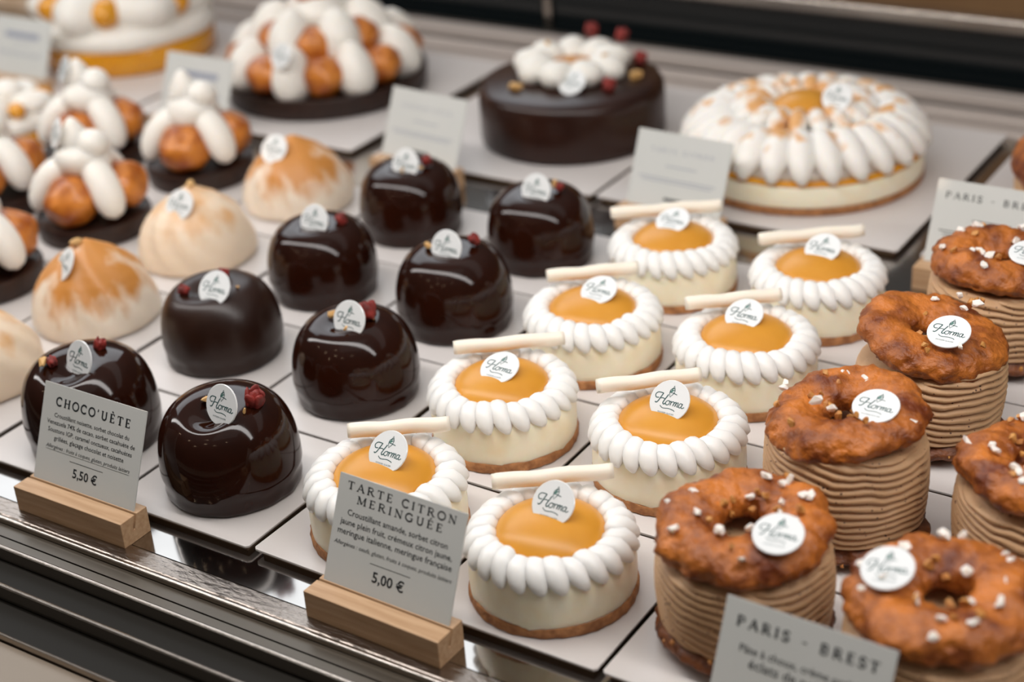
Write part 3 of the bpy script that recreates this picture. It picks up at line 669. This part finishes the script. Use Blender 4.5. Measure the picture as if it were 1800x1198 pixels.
# ------------------------------------------------------------------ large cream puff cake
def big_puff():
    cx, cy = -.1557, .4539
    root = empty('large_cream_puff_cake', (cx, cy, 0)); tag(root, 'large chocolate tart crowned with caramel puffs and white cream, at the back left', 'cake', 'large cakes at the back')
    MB().lathe([(0, 0), (.066, 0), (.0685, .001), (.0700, .0130), (.0693, .0145), (.067, .0147), (.066, .0125), (0, .0125)], 96).build('tart_shell', 'choco_tart', root, auto=R(40))
    sd = 0
    for k in range(8):
        a = R(-52)+2*pi*k/8; sd += 1
        puff(root, (cos(a)*.0530, sin(a)*.0530, .0255), .0148, sd+20)
        a2 = a+pi/8
        MB().blob((0, 0, 0), (.0155, .0130, .0190), 28, 20, rot=Matrix.Rotation(a2, 3, 'Z') @ Matrix.Rotation(R(-14), 3, 'Y'), lump=.06, seed=k, taper=-.18).build('cream_quenelle', 'cream', root, loc=(cos(a2)*.0535, sin(a2)*.0535, .0275))
    for k in range(6):
        a = R(-60)+2*pi*k/6; puff(root, (cos(a)*.0320, sin(a)*.0320, .0400), .0145, 40+k)
        a2 = a+pi/6
        MB().blob((0, 0, 0), (.0165, .0140, .0200), 28, 20, rot=Matrix.Rotation(a2, 3, 'Z') @ Matrix.Rotation(R(-18), 3, 'Y'), lump=.06, seed=k+9, taper=-.15).build('cream_quenelle', 'cream', root, loc=(cos(a2)*.0320, sin(a2)*.0320, .0440))
    MB().blob((0, 0, 0), (.0180, .0180, .0150), 28, 20, lump=.08).build('cream_quenelle', 'cream', root, loc=(0, 0, .0540))
    puff(root, (-.004, .002, .0680), .0145, 77)
    plaque(root, (.0180, -.0640, .0450), 30, -5)
big_puff()

# ------------------------------------------------------------------ large chocolate cake
def big_choco():
    root = empty('large_chocolate_cake', (.0467, .4461, 0)); tag(root, 'large round chocolate cake topped with a ring of white cream blobs', 'cake', 'large cakes at the back')
    MB().lathe([(0, 0), (.0560, 0), (.0575, .0008), (.0580, .004), (.0578, .0270), (.0570, .0320), (.0550, .0350), (.0520, .0362), (0, .0366)], 110,
               lambda px, py, pz, th: (px*(1+.004*noise.noise(Vector((cos(th)*3, sin(th)*3, pz*50)))), py, pz)).build('glazed_cake', 'choco_cake', root)
    b = MB(); rn = random.Random(8)
    for k in range(9):
        a = 2*pi*k/9; b.blob((cos(a)*.0245, sin(a)*.0245, .0425), (.0130, .0105, .0085), 20, 14, rot=Matrix.Rotation(a, 3, 'Z'), lump=.12, seed=k, lf=80)
    b.build('cream_ring', 'cream', root).location = (-.004, .008, 0)
    MB().blob((0, 0, 0), (.0140, .0140, .004), 20, 10).build('caramel_centre', 'nut', root, loc=(-.004, .008, .0415))
    for px, py, s in [(-.0190, -.0340, 1.5), (.0500, -.0020, 0), (.0370, .0220, 0)]:
        if s: put(NUTPALE[0], 'peanut', root, (px, py, .0385), (0, 0, .4), (1.6, 1.6, 1.4))
    put(NUTPALE[1], 'peanut', root, (.0390, .0120, .0385), (0, 0, 1.0), 1.6)
    put(NUTPALE[2], 'peanut', root, (.0200, .0080, .0500), (0, 0, 1.5), 1.2)
    put(NUTPALE[0], 'peanut', root, (-.0250, .0140, .0500), (0, 0, 2.5), 1.1)
    for px, py, z in [(.0340, -.0120, .0390), (.0290, .0370, .0400), (-.0420, .0560-.02, .0520), (-.008, .0400, .0530), (.0140, .0400, .0520)]:
        if px < -.04: continue
        put(ROSE, 'rosebud', root, (px, py, z), (0, .3, px*50), 1.45)
    plaque(root, (.0150, -.0230, .0420), 50, 0)
big_choco()

# ------------------------------------------------------------------ large toasted lemon tart
def big_lemon():
    root = empty('large_meringue_tart', (.2020, .4460, 0)); tag(root, 'large lemon meringue tart with radiating toasted meringue petals at the back right', 'cake', 'large cakes at the back')
    MB().lathe([(0, 0), (.0670, 0), (.0683, .001), (.0683, .0045), (.067, .0052), (0, .0052)], 90).build('biscuit_base', 'crust', root, auto=R(50))
    MB().lathe([(0, .0045), (.0675, .0045), (.0680, .006), (.0680, .0155), (.067, .0170), (0, .0172)], 90).build('cream_filling', 'lemon_cream', root)
    MB().lathe([(0, .0168), (.0672, .0168), (.0680, .0180), (.0672, .0192), (0, .0195)], 90).build('lemon_layer', 'yellow_glaze', root)
    b = MB()
    def petal(b, th, path, ws):
        rows = []; nu = 12
        for q, (pr, pz, pw) in enumerate(path):
            d0 = Vector(path[max(q-1, 0)][:2]); d1 = Vector(path[min(q+1, len(path)-1)][:2]); t = (d1-d0).normalized(); nn = Vector((-t.y, t.x))
            a = th+.04*q/len(path); row = []
            for j in range(nu):
                bb = 2*pi*j/nu; off = cos(bb)*pw*.9; tan = sin(bb)*pw*ws; R_ = pr+nn.x*off; Z_ = pz+nn.y*off
                row.append((R_*cos(a)-tan*sin(a), R_*sin(a)+tan*cos(a), Z_))
            rows.append(row)
        cap = lambda row: [tuple(sum(p[i] for p in row)/len(row) for i in range(3))]*len(row)
        rows = [cap(rows[0])]+rows+[cap(rows[-1])]
        b.grid([list(z) for z in zip(*rows)], cu=True)
    N = 26
    for k in range(N):
        petal(b, 2*pi*k/N, [(.034, .026, .005), (.040, .0330, .0080), (.048, .0345, .0092), (.056, .0315, .0092), (.0630, .0270, .0080), (.0680, .0225, .0052), (.0700, .0195, .0020)], .92)
    N = 18
    for k in range(N):
        petal(b, 2*pi*k/N+.1, [(.0205, .0340, .003), (.0220, .0395, .0050), (.0260, .0420, .0058), (.0320, .0412, .0062), (.0380, .0385, .0056), (.0430, .0355, .0030)], .9)
    b.lathe([(0, .019), (.064, .019), (.060, .024), (.040, .034), (.018, .036), (0, .036)], 60)
    b.build('meringue_petals', 'toast_tips', root, merge=False)
    MB().lathe([(.0195*cos(a), .0360+.0115*sin(a)) for a in [k*pi/2/12 for k in range(12)]]+[(0, .0475)], 48).build('lemon_glaze_dome', 'lemon_dome', root)
    plaque(root, (.0225, -.0080, .0500), 36, 0)
big_lemon()
def big_pb():
    root = empty('large_choux_ring_cake', (.3900, .4500, 0)); tag(root, 'large choux ring cake mostly outside the picture at the right edge', 'cake', 'large cakes at the back')
    choux_top(9, .042, .024, .016, .08).build('choux_ring', 'choux', root).location = (0, 0, .030)
    MB().lathe([(.02, .004), (.060, .004), (.064, .010), (.065, .020), (.060, .028), (.02, .028)], 80).build('praline_cream', 'praline', root)
    MB().lathe([(.018, 0), (.062, 0), (.064, .003), (.060, .006), (.018, .006)], 80).build('choux_base', 'choux_dark', root)
big_pb()

# ------------------------------------------------------------------ price signs
def wedge_block(root, L=.0620, dpt=.0150, h=.0118):
    # beech block with a slot that leans back
    x = L/2; s0, s1, dep = .0062, .0073, .0062; lean = .0020
    prof = [(0, 0), (dpt, 0), (dpt, h), (s1+lean, h), (s1-.0003, h-dep), (s0-.0003, h-dep), (s0+lean, h), (0, h)]
    m = MB(); n = len(prof)
    for xx in (-x, x): m.v += [(xx, p[0], p[1]) for p in prof]
    for i in range(n): m.f.append((i, (i+1) % n, n+(i+1) % n, n+i))
    m.f.append(tuple(range(n-1, -1, -1))); m.f.append(tuple(range(n, 2*n)))
    return bevel(m.build('wooden_base', 'wood', root, smooth=False), .0003)
def sign(x, y, rz, label, kind, W=.0580, Hc=.0465, lean=24):
    root = empty('price_sign', (x, y, -.004), rz); tag(root, label, 'price sign', 'price signs in wooden blocks')
    wedge_block(root)
    cr = MB().box(-W/2, W/2, 0, Hc, -.0003, .0003).build('card', 'paper', root, smooth=False)
    cr.location = (0, .0078, .0070); cr.rotation_euler = (R(90-lean), 0, 0)
    vis = .0055; top = Hc; hgt = top-vis; Y = lambda v: top-v*hgt; z = .00036
    k = MB(); g = MB()
    def rule(v, a, b, t=.0002): k.box(W*(a-.5), W*(b-.5), Y(v), Y(v)+t, z-.00001, z)
    def lines(ls, v0, dv, body=.0015):
        for i, (s, wd) in enumerate(ls): add_text(k, text_mb(s, width=W*wd, bold=.006), 0, Y(v0+i*dv), z)
    if kind == 'choco':
        serif(k, "CHOCO'UÈTE", 0, Y(.215), .0036, W*.74, z, 1.35)
        lines([('Croustillant noisette, sorbet chocolat du', .74), ('Venezuela 74% de cacao, sorbet cacahuète de', .87), ('Soustons IGP, caramel onctueux, cacahuètes', .83), ('grillées, glaçage chocolat et noisette', .69)], .335, .078)
        add_text(k, text_mb('Allergènes : fruits à coques, gluten, produits laitiers', width=W*.83, shear=.25), 0, Y(.655), z); rule(.675, .085, .915, .00012)
        rule(.735, .335, .665, .0002); add_text(k, text_mb('5,50 €', width=W*.24, bold=.018), 0, Y(.885), z)
    elif kind == 'citron':
        serif(k, 'TARTE CITRON', 0, Y(.125), .0030, W*.86, z, 1.25); serif(k, 'MERINGUÉE', 0, Y(.235), .0030, W*.68, z, 1.25)
        lines([('Croustillant amande, sorbet citron', .79), ('jaune plein fruit, crémeux citron jaune,', .88), ('meringue italienne, meringue française', .90)], .36, .09)
        add_text(k, text_mb('Allergènes : oeufs, gluten, fruits à coques, produits laitiers', width=W*.93, shear=.25), 0, Y(.640), z)
        rule(.72, .34, .66, .0002); add_text(k, text_mb('5,00 €', width=W*.25, bold=.018), 0, Y(.875), z)
    elif kind == 'pb':
        serif(k, 'PARIS - BREST', 0, Y(.21), .0035, W*.84, z, 1.5)
        lines([('Pâte à choux, crème praliné,', .74), ('éclats de noisettes', .60)], .40, .11); rule(.72, .34, .66); add_text(k, text_mb('5,50 €', width=W*.24, bold=.018), 0, Y(.885), z)
    else:
        t = {'a': .34, 'b': .3, 'c': .3}.get(kind, .3)
        if kind in 'ab': serif(g, "CHOCO'UÈTE" if kind == 'a' else 'TARTE CITRON', 0, Y(.27), .0022, W*.68, z)
        if kind == 'c': serif(k, 'PARIS - BREST', 0, Y(.22), .0032, W*.84, z, 1.2)
        if kind in 'de': g.box(-W*.3, W*.3, Y(.36), Y(.26), z-.00001, z)
        for (a, b, v) in ((.35, .68, .45), (.08, .9, .62), (.12, .86, .66)): (k if kind == 'c' else g).box(W*(a-.5), W*(b-.5), Y(v), Y(v)+.0005, z-.00001, z)
        if kind in 'abc': k.box(-W*.11, W*.11, Y(.90), Y(.90)+.0016, z-.00001, z)
    if g.v: g.build('faded_lettering', 'grey_ink', cr, smooth=False, merge=False)
    k.v and k.build('lettering', 'black_ink', cr, smooth=False, merge=False)
    return root
sign(.0822, -.0193, R(0), "small price card reading CHOCO'UÈTE in a beech block at the front left", 'choco')
sign(.2378, -.0200, R(-1.5), 'small price card reading TARTE CITRON MERINGUÉE in a beech block at the front', 'citron')
sign(.3960, -.0215, R(-2), 'price card reading PARIS - BREST cut off by the bottom edge', 'pb')
sign(-.0050, .3400, R(-5), 'blurred price card in a wooden block between the cream puff cake and chocolate cake', 'a')
sign(.1680, .3370, R(-2), 'blurred price card in a wooden block in front of the large meringue tart', 'b')
sign(.3400, .3340, R(0), 'blurred PARIS - BREST price card standing at the right edge behind the choux rings', 'c')
sign(-.1880, .3420, R(0), 'blurred price card in front of the yellow glazed cake, behind a cream puff tart', 'd')
sign(-.3740, .3600, R(0), 'blurred price card in the far top left corner of the picture', 'e')
